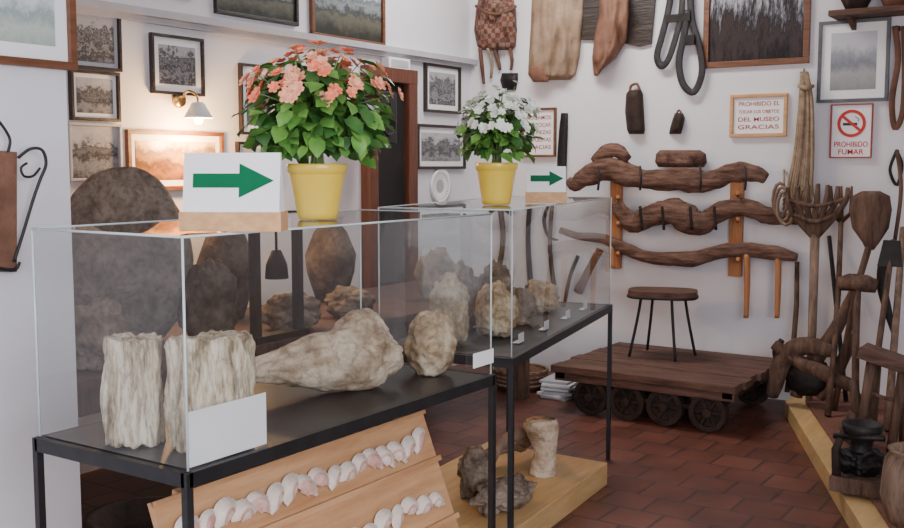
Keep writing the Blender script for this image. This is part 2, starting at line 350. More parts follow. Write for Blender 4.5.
mb.box((XL+0.036,(y0+y1)/2,zt-0.02),(0.072,y1-y0+0.03,0.09),'door'); mb.build('door_1',bevel=0.006)
p=lw(396,64,0.04); mb=MB(); mb.box(p,(0.06,0.22,0.07),'white'); mb.box(p+Vector((0.031,0,0)),(0.004,0.18,0.045),'trim'); mb.build('emergency_light',bevel=0.01)
Rx=Matrix.Rotation(math.radians(90),3,'Y')
mb=MB(); p=onX(378,118,XL+0.2); mb.box(p,(0.16,0.16,0.30),'plastic'); mb.beam(p-Vector((0.08,0,0)),(XL+0.025,p.y,p.z),0.03,0.03,'plastic')
mb.lathe([(0.0,0.002),(0.03,0.0),(0.05,0.008),(0.055,0.012),(0.06,0.0)],p+Vector((0.08,0,-0.05)),'iron',20,Rx)
mb.lathe([(0.0,0.002),(0.02,0.006),(0.025,0.0)],p+Vector((0.08,0,0.07)),'iron',16,Rx); mb.build('loudspeaker',bevel=0.006)

# ---------------- framed pictures
def frame(name,wall,u0,v0,u1,v1,fw,fk,pk,border=0,bk='white',th=0.025):
    um,vm=(u0+u1)/2,(v0+v1)/2
    if wall=='B': fn=lambda u,v:onY(u,v,YB); rz=0
    elif wall=='L': fn=lambda u,v:onX(u,v,XL); rz=math.radians(90)
    else: fn=lambda u,v:onX(u,v,XN); rz=math.radians(90)
    A=fn(u0,vm);B=fn(u1,vm);T=fn(um,v0).z;Bo=fn(um,v1).z
    w=(B-A).length;h=T-Bo; c=(A+B)/2; c.z=(T+Bo)/2
    mb=MB()
    mb.box((0,-th/2,h/2-fw/2),(w,th,fw),fk); mb.box((0,-th/2,-h/2+fw/2),(w,th,fw),fk)
    mb.box((-w/2+fw/2,-th/2,0),(fw,th,h-2*fw),fk); mb.box((w/2-fw/2,-th/2,0),(fw,th,h-2*fw),fk)
    iw,ih=w-2*fw,h-2*fw
    mb.box((0,-0.006,0),(iw,0.008,ih),bk if border else pk)
    if border: mb.box((0,-0.011,0),(iw-2*border,0.002,ih-2*border),pk)
    o=mb.build(name,origin=(0,0,0),bevel=0.003)
    n=Vector((0,-0.002,0)) if wall=='B' else Vector((0.002,0,0))
    o.location=c+n; o.rotation_euler=(0,0,rz); return o,w,h
FP='framed_photograph'; FG='framed_picture'
frame(FG,'N',-40,-45,70,66,0.022,'frameR','pale',0.04)
frame(FP,'L',68,10,118,70,0.014,'frameB','pbw2',0.02,'trim')
frame(FP,'L',68,71,117,121,0.014,'frameB','pbw',0.02)
frame(FP,'L',66,123,119,181,0.014,'trim','pbw',0.0)
frame(FP,'L',149,36,201,95,0.014,'frameB','pbw2',0.035)
frame(FP,'L',238,65,275,135,0.014,'frameB','pbw2',0.035)
frame(FP,'L',235,142,272,182,0.014,'frameB','pbw',0.02)
frame(FG,'L',125,131,221,190,0.02,'frameR','pwarm',0.03)
frame(FG,'L',213,-32,295,20,0.02,'frameB','pland',0.0)
frame(FG,'L',309,-26,382,42,0.025,'frameR','pland',0.0)
frame(FG,'L',150,-46,192,-4,0.02,'frameB','pland',0.0)
frame(FP,'L',423,65,458,113,0.018,'frameB','pbw2',0.035)
frame(FP,'L',415,125,463,169,0.018,'frameB','pbw',0.035)
frame(FG,'B',705,-25,811,66,0.035,'frameR','pdark',0.0)
frame(FG,'B',819,20,890,102,0.018,'frameG','pgrey',0.05)
o,w,h=frame('framed_notice','B',731,94,788,137,0.02,'pine','white')
for i,t in enumerate(['PROHIBIDO EL','TOCAR LOS OBJETOS','DEL MUSEO','GRACIAS']): text(t,w*0.72,'redtext',o,(0,-0.0115,h*0.27-i*h*0.18),0,h*0.10)
o,w,h=frame('framed_notice','B',523,108,557,157,0.014,'frameR','white')
for i,t in enumerate(['ROGAMOS','NO TOCAR','LAS PIEZAS','EXPUESTAS','GRACIAS']): text(t,w*0.7,'redtext',o,(0,-0.0115,h*0.3-i*h*0.15),0,h*0.08)
o,w,h=frame('no_smoking_sign','B',831,104,873,158,0.006,'redtext','white')
mb=MB(); Ry=Matrix.Rotation(math.radians(90),3,'X'); r=w*0.34
mb.lathe([(r*0.78,0),(r,0),(r,0.003),(r*0.78,0.003),(r*0.78,0)],(0,-0.011,h*0.14),'red',32,Ry,False)
mb.box((0,-0.0125,h*0.14),(2*r*0.85,0.002,r*0.2),'red',Matrix.Rotation(math.radians(40),3,'Y'))
mb.box((-r*0.1,-0.0118,h*0.14-r*0.05),(r*1.0,0.001,r*0.2),'ink')
mb.tube([(r*0.45,-0.0118,h*0.14+0.01),(r*0.5,-0.0118,h*0.14+r*0.3),(r*0.25,-0.0118,h*0.14+r*0.5)],0.002,'ink',6)
q=mb.build('prohibition_symbol',origin=(0,0,0)); q.parent=o
text('PROHIBIDO',w*0.8,'red',o,(0,-0.0115,-h*0.25),0,h*0.10); text('FUMAR',w*0.6,'red',o,(0,-0.0115,-h*0.39),0,h*0.10)
p=lw(439,186); mb=MB(); Rl=Matrix.Rotation(math.radians(90),3,'Y')
mb.lathe([(0,0.008),(0.07,0.008),(0.10,0.02),(0.115,0.022),(0.115,0.002),(0,0.002)],p,'white',28,Rl); mb.lathe([(0.075,0.0095),(0.09,0.016)],p,'leather',24,Rl); mb.lathe([(0,0.0095),(0.045,0.0095)],p,'trim',20,Rl); mb.build('wall_plate')

# ---------------- display cases
def case(name,pts,zb=0.75,zt=1.25):
    e=empty(name,(sum(p[0] for p in pts)/4,sum(p[1] for p in pts)/4,0))
    mb=MB(); Pt=[Vector((p[0],p[1],0)) for p in pts]; cen=sum(Pt,Vector())/4
    for i in range(4):
        a,b=Pt[i],Pt[(i+1)%4]
        mb.beam(a+Vector((0,0,zb-0.018)),b+Vector((0,0,zb-0.018)),0.018,0.032,'black')
        mb.beam(a+Vector((0,0,0.0)),a+Vector((0,0,zb-0.002)),0.018,0.018,'black',side=(b-a).normalized())
    ins=[p+(cen-p)*0.03 for p in Pt]
    mb.prism([p+Vector((0,0,zb-0.03)) for p in ins],(0,0,0.028),'blackboard')
    mb.build('stand',parent=e)
    g=MB(); ed=MB(); I=[p+(cen-p).normalized()*0.006 for p in Pt]
    for i in range(4):
        a,b=I[i],I[(i+1)%4]
        g.add([a+Vector((0,0,zb)),b+Vector((0,0,zb)),b+Vector((0,0,zt)),a+Vector((0,0,zt))],[(0,1,2,3)],'glass')
        ed.tube([a+Vector((0,0,zb)),a+Vector((0,0,zt))],0.003,'edge',6)
        ed.tube([a+Vector((0,0,zt)),b+Vector((0,0,zt))],0.003,'edge',6)
    g.add([p+Vector((0,0,zt+0.001)) for p in I],[(0,1,2,3)],'glass')
    g.build('glass_panels',parent=e); ed.build('glass_edges',parent=e)
    return e
X1=-1.66; Y1=1.475; Y2=2.72; DX=0.52
case('display_case',[(X1,Y1),(X1,Y2),(X1-DX,Y2),(X1-DX,Y1)])
A2=Vector((-1.749,2.99,0)); B2=Vector((-2.05,4.42,0)); d2=(B2-A2).normalized(); n2=Vector((-d2.y,d2.x,0))
C2=[A2,B2,B2+n2*0.5,A2+n2*0.5]
case('display_case',[(p.x,p.y) for p in C2])

def arrow_sign(u,v,w,h,yw,bh,name='arrow_sign'):
    p=onZ(u,v,1.255); R=Matrix.Rotation(yw,3,'Z'); mb=MB()
    T=lambda x,y,z:p+R@Vector((x,y,z))
    mb.box(T(0,0.02,bh/2),(w*1.05,0.075,bh),'pine',R)
    t=0.028
    mb.add([T(-w/2,-t+0.02,bh),T(w/2,-t+0.02,bh),T(w/2,0.02-0.004,bh+h),T(-w/2,0.02-0.004,bh+h),T(-w/2,t+0.02,bh),T(w/2,t+0.02,bh),T(w/2,0.024,bh+h),T(-w/2,0.024,bh+h)],
       [(0,1,2,3),(5,4,7,6),(3,2,6,7),(0,3,7,4),(1,5,6,2),(0,4,5,1)],'white')
    def F2(x,z,o=0.0015):
        q=z/h; return T(x,(-t+0.02)*(1-q)+(0.016)*q-o,bh+z)
    a=[(-0.40,0.41),(0.08,0.41),(0.08,0.24),(0.44,0.53),(0.08,0.82),(0.08,0.65),(-0.40,0.65)]
    mb.prism([F2(x*w,z*h,0.0015) for x,z in a],R@Vector((0,0.001,0)),'green')
    return mb.build(name)
arrow_sign(232,231,0.215,0.130,YAW-0.05,0.042)
arrow_sign(546,203,0.150,0.098,YAW-0.1,0.042)

def potted(name,u,v,rt,ph,pr,phh,nl,nf,fk,seed,ls=(0.034,0.058),fz=0.25,fr_=(0.015,0.023),fc=(1,2,3),out=(1.0,1.14)):
    random.seed(seed)
    p=onZ(u,v,1.2535); p=p+FH*rt*0.75; mb=MB()
    rb=rt*0.68
    mb.lathe([(0,0.0),(rb*0.9,0),(rb,0.004),(rb*1.04,0.02),(rt*0.93,ph*0.8),(rt*0.94,ph*0.82),(rt,ph*0.84),(rt*1.02,ph*0.98),(rt*1.0,ph),(rt*0.94,ph),(rt*0.9,ph*0.85)],p,'pot',36)
    mb.lathe([(0,ph*0.88),(rt*0.92,ph*0.86)],p,'soil',24)
    C=p+Vector((0,0,ph+phh*0.42))
    def leaf(c,nrm,tip,L,k):
        nrm=nrm.normalized(); t=(tip-nrm*tip.dot(nrm)).normalized(); sd=nrm.cross(t)
        W=L*0.44; vs=[c,c+t*L*.25+sd*W*.9+nrm*L*.05,c+t*L*.25-sd*W*.9+nrm*L*.05,c+t*L*.35-nrm*L*.04,
            c+t*L*.65+sd*W*.85+nrm*L*.05,c+t*L*.65-sd*W*.85+nrm*L*.05,c+t*L*.7-nrm*L*.05,c+t*L*1.05-nrm*L*.16,c-t*L*.06+sd*W*.5,c-t*L*.06-sd*W*.5]
        mb.add(vs,[(0,3,1,8),(0,9,2,3),(3,6,4,1),(3,2,5,6),(6,7,4),(6,5,7)],k,True)
    def lob(d): return 1+0.25*noise.noise(d*2.2+Vector((seed,0,0)))+.15*noise.noise(d*5+Vector((0,seed,0)))
    for i in range(nl):
        th=random.uniform(0,2*math.pi); ph_=math.acos(random.uniform(-0.75,1)); d=Vector((math.sin(ph_)*math.cos(th),math.sin(ph_)*math.sin(th),math.cos(ph_)))
        rr=random.uniform(0.4,1.05)*lob(d)*1.08
        c=C+Vector((d.x*pr,d.y*pr,d.z*phh*0.5))*rr*0.92
        c.z=max(c.z,p.z+ph*0.98)
        if (Vector((c.x-p.x,c.y-p.y,0)).length<rt and c.z<p.z+ph): continue
        nr=(d*0.6+Vector((0,0,0.8))+Vector((random.uniform(-.6,.6),random.uniform(-.6,.6),random.uniform(-.2,.3))))
        tp=Vector((d.x,d.y,-0.3))+Vector((random.uniform(-.7,.7),random.uniform(-.7,.7),random.uniform(-.3,.3)))
        leaf(c,nr,tp,random.uniform(*ls),'leaf' if random.random()<.55 else 'leafd')
        if i%9==0: mb.tube(smoothpath([tuple(p+Vector((d.x*rt*.3,d.y*rt*.3,ph*0.85))),tuple((p+C)/2+d*0.02+Vector((0,0,ph*0.4))),tuple(c)],4),0.0022,'stem',6)
    def flower(c,nr,r,k):
        nr=nr.normalized(); a=nr.orthogonal().normalized(); b=nr.cross(a)
        for ring,(m,rr,lift) in enumerate([(6,1.0,0.15),(5,0.62,0.5),(3,0.3,0.7)]):
            for j in range(m):
                an=2*math.pi*j/m+ring*.5+random.random()*.3; t=a*math.cos(an)+b*math.sin(an); s2=nr.cross(t); R_=r*rr
                vs=[c,c+t*R_*.5+s2*R_*.42+nr*R_*lift*.5,c+t*R_+s2*R_*.22+nr*R_*lift,c+t*R_-s2*R_*.22+nr*R_*lift,c+t*R_*.5-s2*R_*.42+nr*R_*lift*.5]
                mb.add(vs,[(0,1,2,3,4)],k,True)
    for i in range(nf):
        th=random.uniform(0,2*math.pi); z=random.uniform(fz,1); s2=math.sqrt(1-z*z)
        d=Vector((s2*math.cos(th),s2*math.sin(th),z)); c=C+Vector((d.x*pr,d.y*pr,d.z*phh*0.5))*random.uniform(*out)*lob(d)
        k=fk if isinstance(fk,str) else random.choice(fk)
        for q in range(random.choice(fc)):
            flower(c+Vector((random.uniform(-.018,.018),random.uniform(-.018,.018),random.uniform(-.012,.014))),d+Vector((random.uniform(-.4,.4),random.uniform(-.4,.4),.1)),random.uniform(*fr_),k)
        mb.tube([C+d*0.05,c],0.0016,'stem',5)
    return mb.build(name)
potted('potted_begonia',315,220,0.080,0.150,0.185,0.31,620,68,['pink','pinkl','pinkl'],3,fz=.22,out=(1.02,1.16))
potted('potted_white_flowers',497,205,0.078,0.155,0.130,0.27,330,60,'wpetal',5,(0.03,0.052),.0,(0.014,0.021),(1,2,3),(1.04,1.18))

# --------- fossils in case 1
ZB=0.7495
def colshape(p):
    r=math.hypot(p.x,p.y); z=max(-1,min(1,p.z*1.6)); k=1.0/max(r,0.35) if r>0.25 else 1.0
    k=min(k,1.35); return Vector((p.x*k*0.95,p.y*k*0.95,z))
def rk(name,u,v,w,d,h,k,seed,amp=.18,yaw=0.0,shape=None,z=ZB,fr=1.6,sub=5,flatb=.85,groove=0):
    p=onZ(u,v,z); mb=MB(); mb.rock(p,(w,d,h),k,seed,amp,fr,sub,Matrix.Rotation(YAW+yaw,3,'Z'),shape,flatb,groove); return mb.build(name)
rk('petrified_wood_log',135,443,0.150,0.12,0.255,'fossilv',1,.10,shape=colshape,flatb=.98,groove=.13)
rk('petrified_wood_block',212,447,0.215,0.14,0.265,'fossilv',4,.12,shape=colshape,flatb=.98,groove=.13)
def boneshape(p):
    t=(p.x+1)/2; w=0.36+0.80*t**1.1
    if t>0.78: w*=1-0.15*math.sin((t-.78)/.22*math.pi)
    return Vector((p.x,p.y*w,p.z*w*(.9)+0.20*(t-0.5)))
p=onZ(322,393,ZB); mb=MB(); mb.rock(p,(0.50,0.20,0.215),'bone',9,.09,1.7,5,Matrix.Rotation(YAW+0.42,3,'Z'),boneshape,.72,0,.4)
mb.rock(p+RT*.105+FH*.075,(0.20,0.17,0.235),'bone',12,.10,1.6,5,Matrix.Rotation(YAW-.2,3,'Z')); mb.build('fossil_femur')
rk('boulder_fossil',431,374,0.165,0.155,0.195,'fossil',6,.15)
x=X1-0.014
ya=onX(189,440,x).y; yb=onX(266,420,x).y; zt=onX(228,402,x).z
mb=MB(); mb.box((x,(ya+yb)/2,(ZB+0.002+zt)/2),(0.002,yb-ya,zt-ZB-0.002),'white'); mb.build('paper_label')
ya=onX(474,360,X1+0.013).y; yb=onX(494,360,X1+0.013).y; zt=onX(484,352,X1+.013).z
mb=MB(); mb.box((X1+0.0105,(ya+yb)/2,zt-0.02),(0.002,yb-ya,0.045),'white'); mb.build('price_label')
def in2(s,t,z=ZB):
    q=A2+(B2-A2)*s+n2*0.5*t; return Vector((q.x,q.y,z))
k2=[(0.14,.62,.17,.15,.25,'fossil',21),(0.28,.40,.17,.15,.20,'fossil',22),(0.38,.78,.14,.13,.26,'rockg',25),(0.50,.42,.14,.13,.15,'rockg',23),(0.62,.76,.15,.13,.24,'rockg',24),(0.76,.45,.16,.13,.14,'fossil',26)]
for s,t,w,d,h,k,sd in k2:
    mb=MB(); mb.rock(in2(s,t),(w,d,h),k,sd,.19,1.8); mb.build('fossil_rock')
for s in (0.2,0.42,0.64,0.84):
    q=in2(s,.12); mb=MB(); mb.box(q+Vector((0,0,.02)),(0.002,0.06,0.035),'white',Matrix.Rotation(0.2,3,'Z')); mb.box(q+Vector((-0.012,0,.004)),(0.025,0.06,0.003),'white',Matrix.Rotation(0.2,3,'Z')); mb.build('specimen_card')

# --------- shell board under case 1
T0=Vector((-1.90,1.58,0.61)); slope=Vector((0.22,0,-0.56)); L=2.68-1.58
mb=MB(); nrm=Vector((0.56,0,0.22)).normalized()
R=Matrix((Vector((0,1,0)),slope.normalized(),nrm)).transposed()
SL=slope.length
mb.box(T0+Vector((0,L/2,0))+slope/2-nrm*0.01,(L,SL,0.018),'piney',R)
for q in (0.265,0.58,0.90):
    mb.box(T0+Vector((0,L/2,0))+slope*q+nrm*0.008,(L,0.016,0.018),'piney',R)
mb.box(T0+Vector((0,L/2,0))+slope*0.01+nrm*0.004,(L,0.012,0.016),'piney',R)
for yy in (T0.y+0.1,T0.y+L-0.1): mb.beam(T0+Vector((-0.012,yy-T0.y,0)),(T0.x-0.15,yy,0.0),0.03,0.03,'piney')
mb.build('shell_display_board')
def shell(mb,c,sd,up,nr,r,k):
    n=20;m=6;vs=[]
    for i in range(m+1):
        q=i/m
        for j in range(n+1):
            an=math.radians(-78+156*j/n); rr=r*1.15*q*(1-0.12*(abs(an)/1.36)**3+(0.03 if j%2 else 0))
            z=r*0.44*math.sin(math.pi*(0.12+0.88*q)*0.97)*math.cos(an*0.9)+ (0.06*r*q if j%2 else 0)
            vs.append(c+sd*math.sin(an)*rr+up*(math.cos(an)*rr-r*0.5)+nr*z)
    for i in range(m):
        kk='shell1' if (k=='shell2' and i>=4) or (k=='shell1' and i!=2) else 'shell2'
        mb.add(vs[i*(n+1):(i+2)*(n+1)],[(j,j+1,j+n+2,j+n+1) for j in range(n)],kk,True)
    mb.add([c-up*r*.5+sd*r*.4+nr*.002,c-up*r*.5-sd*r*.4+nr*.002,c-up*r*.2-sd*r*.12+nr*r*.2,c-up*r*.2+sd*r*.12+nr*r*.2],[(0,1,2,3)],k)
mb=MB(); random.seed(3)
for q,cnt in ((0.145,17),(0.455,15),(0.77,13)):
    for i in range(cnt):
        c=T0+Vector((0,0.045+(L-0.09)*(i+0.5)/cnt,0))+slope*(q+random.uniform(-.02,.02))+nrm*0.006
        an=random.uniform(-0.8,0.8); up0=-slope.normalized(); sd0=Vector((0,1,0)); up=up0*math.cos(an)+sd0*math.sin(an); sd=sd0*math.cos(an)-up0*math.sin(an)
        shell(mb,c,sd,up,nrm,random.uniform(0.040,0.050),'shell1' if random.random()<.6 else 'shell2')
mb.build('seashells')

# --------- low platform and things on it
mb=MB(); a0=Vector((-1.80,3.05,0)); a1=Vector((-1.89,4.07,0)); w=Vector((-0.62,0,0))
mb.prism([a0,a1,a1+w,a0+w],(0,0,0.10),'yellowwood'); mb.build('low_wooden_platform',bevel=0.004)
p=onZ(541,474,0.102); mb=MB()
mb.tube([p+Vector((0,0,z))+Vector((0.012*math.sin(z*18),0.01,0)) for z in [0,0.03,0.06,0.09,0.12,0.15,0.18,0.21,0.23]],[.055,.050,.046,.046,.05,.056,.063,.070,.068],'bone',24,lump=.25,cap=False)
mb.tube([p+Vector((-.004,.01,z)) for z in (.23,.20,.12)],[.067,.055,.03],'bone',24)
mb.build('fossil_cup')
p=onZ(497,512,0.101)+Vector((0,.05,0)); mb=MB()
mb.rock(p,(0.30,0.15,0.12),'rockg',33,.25,2,5,Matrix.Rotation(YAW+.8,3,'Z')); mb.rock(p+Vector((-0.15,0.04,0)),(0.14,0.14,0.2),'rockg',34,.2); mb.build('weathered_rock')
p=onZ(503,470,0.101)+Vector((-.03,0,0)); mb=MB()
for i in range(3): mb.tube(smoothpath([tuple(p+Vector((-.1+i*.05,-.06,.035))),tuple(p+Vector((-.04+i*.03,.02,.06+.03*i))),tuple(p+Vector((0+i*.03,.1,.08+.03*i))),tuple(p+Vector((.02+i*.02,.20,.05+.02*i)))],4),[.022]*4+[.028]*4+[.024]*4+[.016],'palewood',10,lump=.4)
mb.build('driftwood')

# --------- back table with fossils against left wall
mb=MB(); tx0,tx1,ty0,ty1,tz=-3.86,-3.0,2.05,5.4,0.66
mb.box(((tx0+tx1)/2,(ty0+ty1)/2,tz-0.02),(tx1-tx0,ty1-ty0,0.04),'oldwoodx')
for xx in (tx0+.05,tx1-.05):
    for yy in (ty0+.06,(ty0+ty1)/2,ty1-.06): mb.box((xx,yy,(tz-.04)/2),(.07,.07,tz-.04),'oldwood')
mb.box((tx1-.05,(ty0+ty1)/2,tz-.09),(.03,ty1-ty0-.1,.09),'oldwood')
mb.build('long_table',bevel=.004)
def onT(u,x,z=None):
    r=ray(u,200); t=x/r.x; q=CAM+r*t; return Vector((q.x,q.y,tz+.0005 if z is None else z))
def trk(name,u,x,w,d,h,k,sd,amp=.16,yaw=0,**kw):
    mb=MB(); mb.rock(onT(u,x),(w,d,h),k,sd,amp,R=Matrix.Rotation(YAW+yaw,3,'Z'),**kw); return mb.build(name)
def domeshape(p):
    return Vector((p.x*(1.12 if p.z<.2 else 1.12-.1*(p.z-.2)),p.y,p.z))
trk('large_stone_slab',120,-3.55,.54,.26,.74,'slab',41,.035,shape=domeshape)
trk('stone_specimen',92,-3.14,.22,.18,.26,'rockg',50,.18)
trk('stone_specimen',206,-3.25,.24,.20,.34,'rockd',42,.2)
trk('stone_specimen',290,-3.16,.26,.20,.17,'rockg',43,.2)
trk('stone_specimen',350,-3.18,.24,.20,.15,'rockg',46,.2)
trk('stone_specimen',436,-3.2,.22,.20,.28,'rockg',53,.2)
for u,x,hh in ((225,-3.66,.50),(330,-3.66,.46)):
    mb=MB(); mb.lathe([(0,0),(.08,0),(.13,hh*.35),(.14,hh*.55),(.09,hh*.82),(.06,hh*.9),(.075,hh),(.06,hh),(.05,hh*.9),(0,hh*.85)],onT(u,x),'rockd',24)
    mb.build('clay_amphora')
mb=MB(); q=onT(243,-3.1)
q=Vector((-3.04,q.y-.0,q.z))
mb.box(q+Vector((0,0,.27)),(.035,.035,.54),'frameB'); mb.box(q+Vector((0,.26,.27)),(.035,.035,.54),'frameB'); mb.box(q+Vector((0,.13,.53)),(.03,.23,.03),'frameB'); mb.box(q+Vector((0,.13,.015)),(.07,.32,.028),'frameB')
mb.tube([q+Vector((0,.13,.515)),q+Vector((0,.13,.36))],.006,'iron',6); mb.lathe([(0,0),(.05,0),(.045,.06),(.02,.12),(0,.12)],q+Vector((0,.13,.26)),'rust',16); mb.build('bell_stand')
p=lw(178,100,0.0); mb=MB()
mb.lathe([(0,.002),(.04,.002),(.035,.02),(0,.022)],p,'brass',20,Rl)
mb.tube(smoothpath([tuple(p+Vector((.02,0,0))),tuple(p+Vector((.07,0,.04))),tuple(p+Vector((.13,0,.02))),tuple(p+Vector((.14,0,-.02)))],5),.006,'brass',8)
sh=p+Vector((.14,0,-.09))
mb.lathe([(.02,.075),(.03,.07),(.07,0),(.068,-.002),(.028,.066)],sh,'white',24)
e=mb.build('wall_lamp'); mb=MB(); mb.rock(sh+Vector((0,0,-.03)),(.05,.05,.07),'bulb',1,0,1,2); b_=mb.build('bulb'); b_.parent=e; b_.matrix_parent_inverse=Matrix.Translation(-e.location)
ld=bpy.data.lights.new('lamp_glow','POINT'); ld.energy=34; ld.color=(1,.56,.22); ld.shadow_soft_size=.05
lo=bpy.data.objects.new('lamp_glow',ld); lo.location=sh+Vector((.02,0,-.10)); bpy.context.scene.collection.objects.link(lo)
p=Vector((-2.62,2.15,0)); mb=MB(); mb.lathe([(0,0),(.11,0),(.17,.22),(.19,.24),(.19,.28),(.16,.28),(.14,.2),(0,.2)],p,'rust',24)
mb.build('iron_cauldron')

# --------- wall bracket on near-left wall
nw=lambda u,v,off=0.0: onX(u,v,XN+off)
mb=MB()
q=[nw(-8,150,.02),nw(17,152,.02),nw(17,272,.02),nw(-8,272,.02)]
mb.prism(q,(-.014,0,0),'leatherl')
tpx(mb,[(18,158,1.6,.03),(30,149,1.6,.05),(42,150,1.6,.06),(46,164,1.6,.06),(40,180,1.6,.05),(33,200,1.6,.04),(24,230,1.6,.03),(14,262,1.6,.025)],'black',nw,8)
tpx(mb,[(40,168,1.3,.05),(33,176,1.3,.05),(24,176,1.3,.05),(21,168,1.3,.05),(27,163,1.3,.05)],'black',nw,8)
tpx(mb,[(8,152,1.5,.03),(10,140,1.5,.03),(4,128,1.5,.03),(-4,118,1.5,.03)],'black',nw,8)
tpx(mb,[(-4,268,2,.03),(14,270,2,.03),(20,262,1.4,.035)],'black',nw,8)
mb.build('wrought_iron_wall_bracket')

# --------- BACK WALL THINGS
mb=MB(); mb.slab(bw,[(-8,480,512),(10,476,516),(30,474,517),(46,477,516),(50,482,512)],.07,'woven',wr=.5,nc=16)
tpx(mb,[(476,6,1.6,.05),(486,12,1.6,.09),(497,14,1.6,.10),(508,11,1.6,.09),(516,6,1.6,.05)],'leather')
tpx(mb,[(480,48,2.2,.04),(482,66,2,.03),(484,84,1.4,.02)],'leather'); tpx(mb,[(495,50,2.4,.04),(499,64,2,.03),(500,70,1.4,.02)],'leather'); tpx(mb,[(510,48,1.8,.04),(512,60,1.8,.03),(511,70,1.4,.02)],'leather')
tpx(mb,[(488,48,1.8,.04),(492,62,1.6,.03),(491,78,1.2,.02)],'hemp')
mb.build('woven_saddlebag')
mb=MB(); mb.slab(bw,[(73,502,518),(80,500,518),(90,503,516)],.04,'iron'); mb.build('iron_padlock')
mb=MB(); mb.slab(bw,[(-10,532,584),(20,531,583),(55,529,580),(74,528,576),(80,532,570)],.08,'canvas',wr=.5,seed=3,nc=22)
mb.slab(lambda u,v,o:bw(u,v,o+.08),[(66,530,550),(74,529,551),(82,533,548)],.02,'leatherl')
mb.build('canvas_sack')
mb=MB(); mb.slab(lambda u,v,o:bw(u,v,o+.026),[(-10,600,630),(15,599,629),(40,594,627),(58,592,616),(70,593,602),(76,594,598)],.08,'leatherl',wr=.5,seed=5,nc=16); mb.build('leather_wineskin')
mb=MB(); q=[(585,-10),(657,-10),(652,44),(640,47),(615,41),(583,40)]
mb.prism([bw(u,v,.003) for u,v in q],(0,-.02,0),'frameB'); mb.build('dark_wood_panel')
mb=MB()
tpx(mb,[(672,-12,3.6,.04),(668,12,3.6,.04),(662,36,3.6,.04),(657,56,3.6,.04),(661,66,3.6,.04),(668,60,3.6,.05),(675,40,3.6,.05),(681,15,3.6,.05),(683,-12,3.6,.05)],'blackleather',flat=.35,flatdir=(0,1,0))
tpx(mb,[(690,-12,3.6,.04),(692,20,3.6,.04),(699,45,3.6,.04),(702,72,3.6,.04),(694,92,3.6,.04),(683,84,3.6,.05),(679,62,3.6,.05),(684,35,3.6,.05),(688,10,3.6,.05)],'blackleather',flat=.35,flatdir=(0,1,0))
mb.box(bw(678,18,.05),(.16,.02,.045),'iron'); mb.box(bw(690,40,.05),(.06,.02,.06),'iron')
mb.build('leather_harness')
def bell(name,rows,strap):
    mb=MB(); mb.slab(bw,rows,.06,'rust',nc=12)
    tpx(mb,strap,'leather'); mb.build(name)
bell('cowbell',[(90,629,641),(94,626,643),(112,625,644),(130,627,645),(134,629,644)],[(630,92,1.4,.04),(631,86,1.4,.03),(637,84,1.4,.03),(640,91,1.4,.04)])
bell('cowbell',[(113,675,683),(118,673,685),(128,670,683),(134,669,681)],[(676,115,1,.03),(679,110,1,.02),(682,115,1,.03)])
mb=MB(); mb.slab(bw,[(113,561,568),(130,559,568),(160,557,567),(185,557,566),(192,559,564)],.03,'iron'); mb.build('iron_file')
mb=MB()
for (u0,u1,v0,v1) in [(612,623,178,268),(731,744,176,276)]:
    a=bw((u0+u1)/2,v0);b=bw((u0+u1)/2,v1); w_=(bw(u1,200)-bw(u0,200)).length
    mb.box(((a.x+b.x)/2,YB-.02,(a.z+b.z)/2),(w_,.035,a.z-b.z),'orange')
for u,v in [(618,196),(618,222),(618,252),(738,192),(738,218),(738,258)]:
    a=bw(u,v+3,.035); b=bw(u,v+1,.20); mb.tube([a,b],.012,'orange',8)
mb.build('yoke_rack',bevel=.003)
O=.14; FD=dict(flat=.62,flatdir=(0,1,0))
mb=MB()
tpx(mb,[(568,180,4,O),(574,184,7,O),(586,177,10,O),(600,170,11,O),(614,170,12,O),(628,175,11,O),(645,179,10,O),(668,180,11,O),(690,180,12,O),(708,181,10,O),(724,176,10,O),(740,172,10,O),(756,174,8,O),(766,179,5,O)],'yoke',n=20,sm=4,lump=.28,seed=1,**FD)
tpx(mb,[(594,162,5,O),(604,153,7,O),(616,150,7,O),(628,160,5,O)],'yoke',n=12,sm=3,lump=.3,seed=3,**FD)
for u in (598,640,700,745): tpx(mb,[(u,166,1.2,O+.09),(u+1,178,1.2,O+.10),(u,190,1.2,O+.08)],'blackleather')
mb.build('ox_yoke')
mb=MB()
mb.slab(lambda u,v,o:bw(u,v,o+.03),[(150,660,700),(154,656,706),(162,655,707),(167,658,704)],.09,'yoke',wr=.35,nc=16); mb.build('wooden_collar_block')
mb=MB()
tpx(mb,[(614,204,5,O),(620,210,8,O),(632,223,9,O),(648,217,11,O),(664,212,12,O),(680,214,14,O),(694,222,13,O),(706,222,11,O),(718,213,10,O),(736,207,9,O),(754,210,8,O),(768,216,8,O),(782,218,6,O),(800,222,3,O)],'yoke',n=20,sm=4,lump=.28,seed=5,**FD)
for u in (640,662,690,714): tpx(mb,[(u,206,1.5,O+.09),(u+2,230,1.5,O+.09)],'iron')
mb.build('wooden_ox_yoke')
mb=MB()
tpx(mb,[(560,230,3,O),(578,236,4,O),(600,238,5,O),(620,246,6,O),(644,256,6,O),(668,259,7,O),(692,259,8,O),(708,255,7,O),(730,250,7,O),(752,250,7,O),(776,253,7,O),(797,258,4,O)],'yoke',n=14,sm=4,lump=.2,seed=8,**FD)
for u in (747,778): tpx(mb,[(u,254,3.5,O),(u,285,3.2,O),(u-1,318,2.6,O)],'orange',n=8)
tpx(mb,[(612,246,3.5,O),(612,268,3.2,O)],'orange',n=8)
mb.build('wooden_plough_pole')
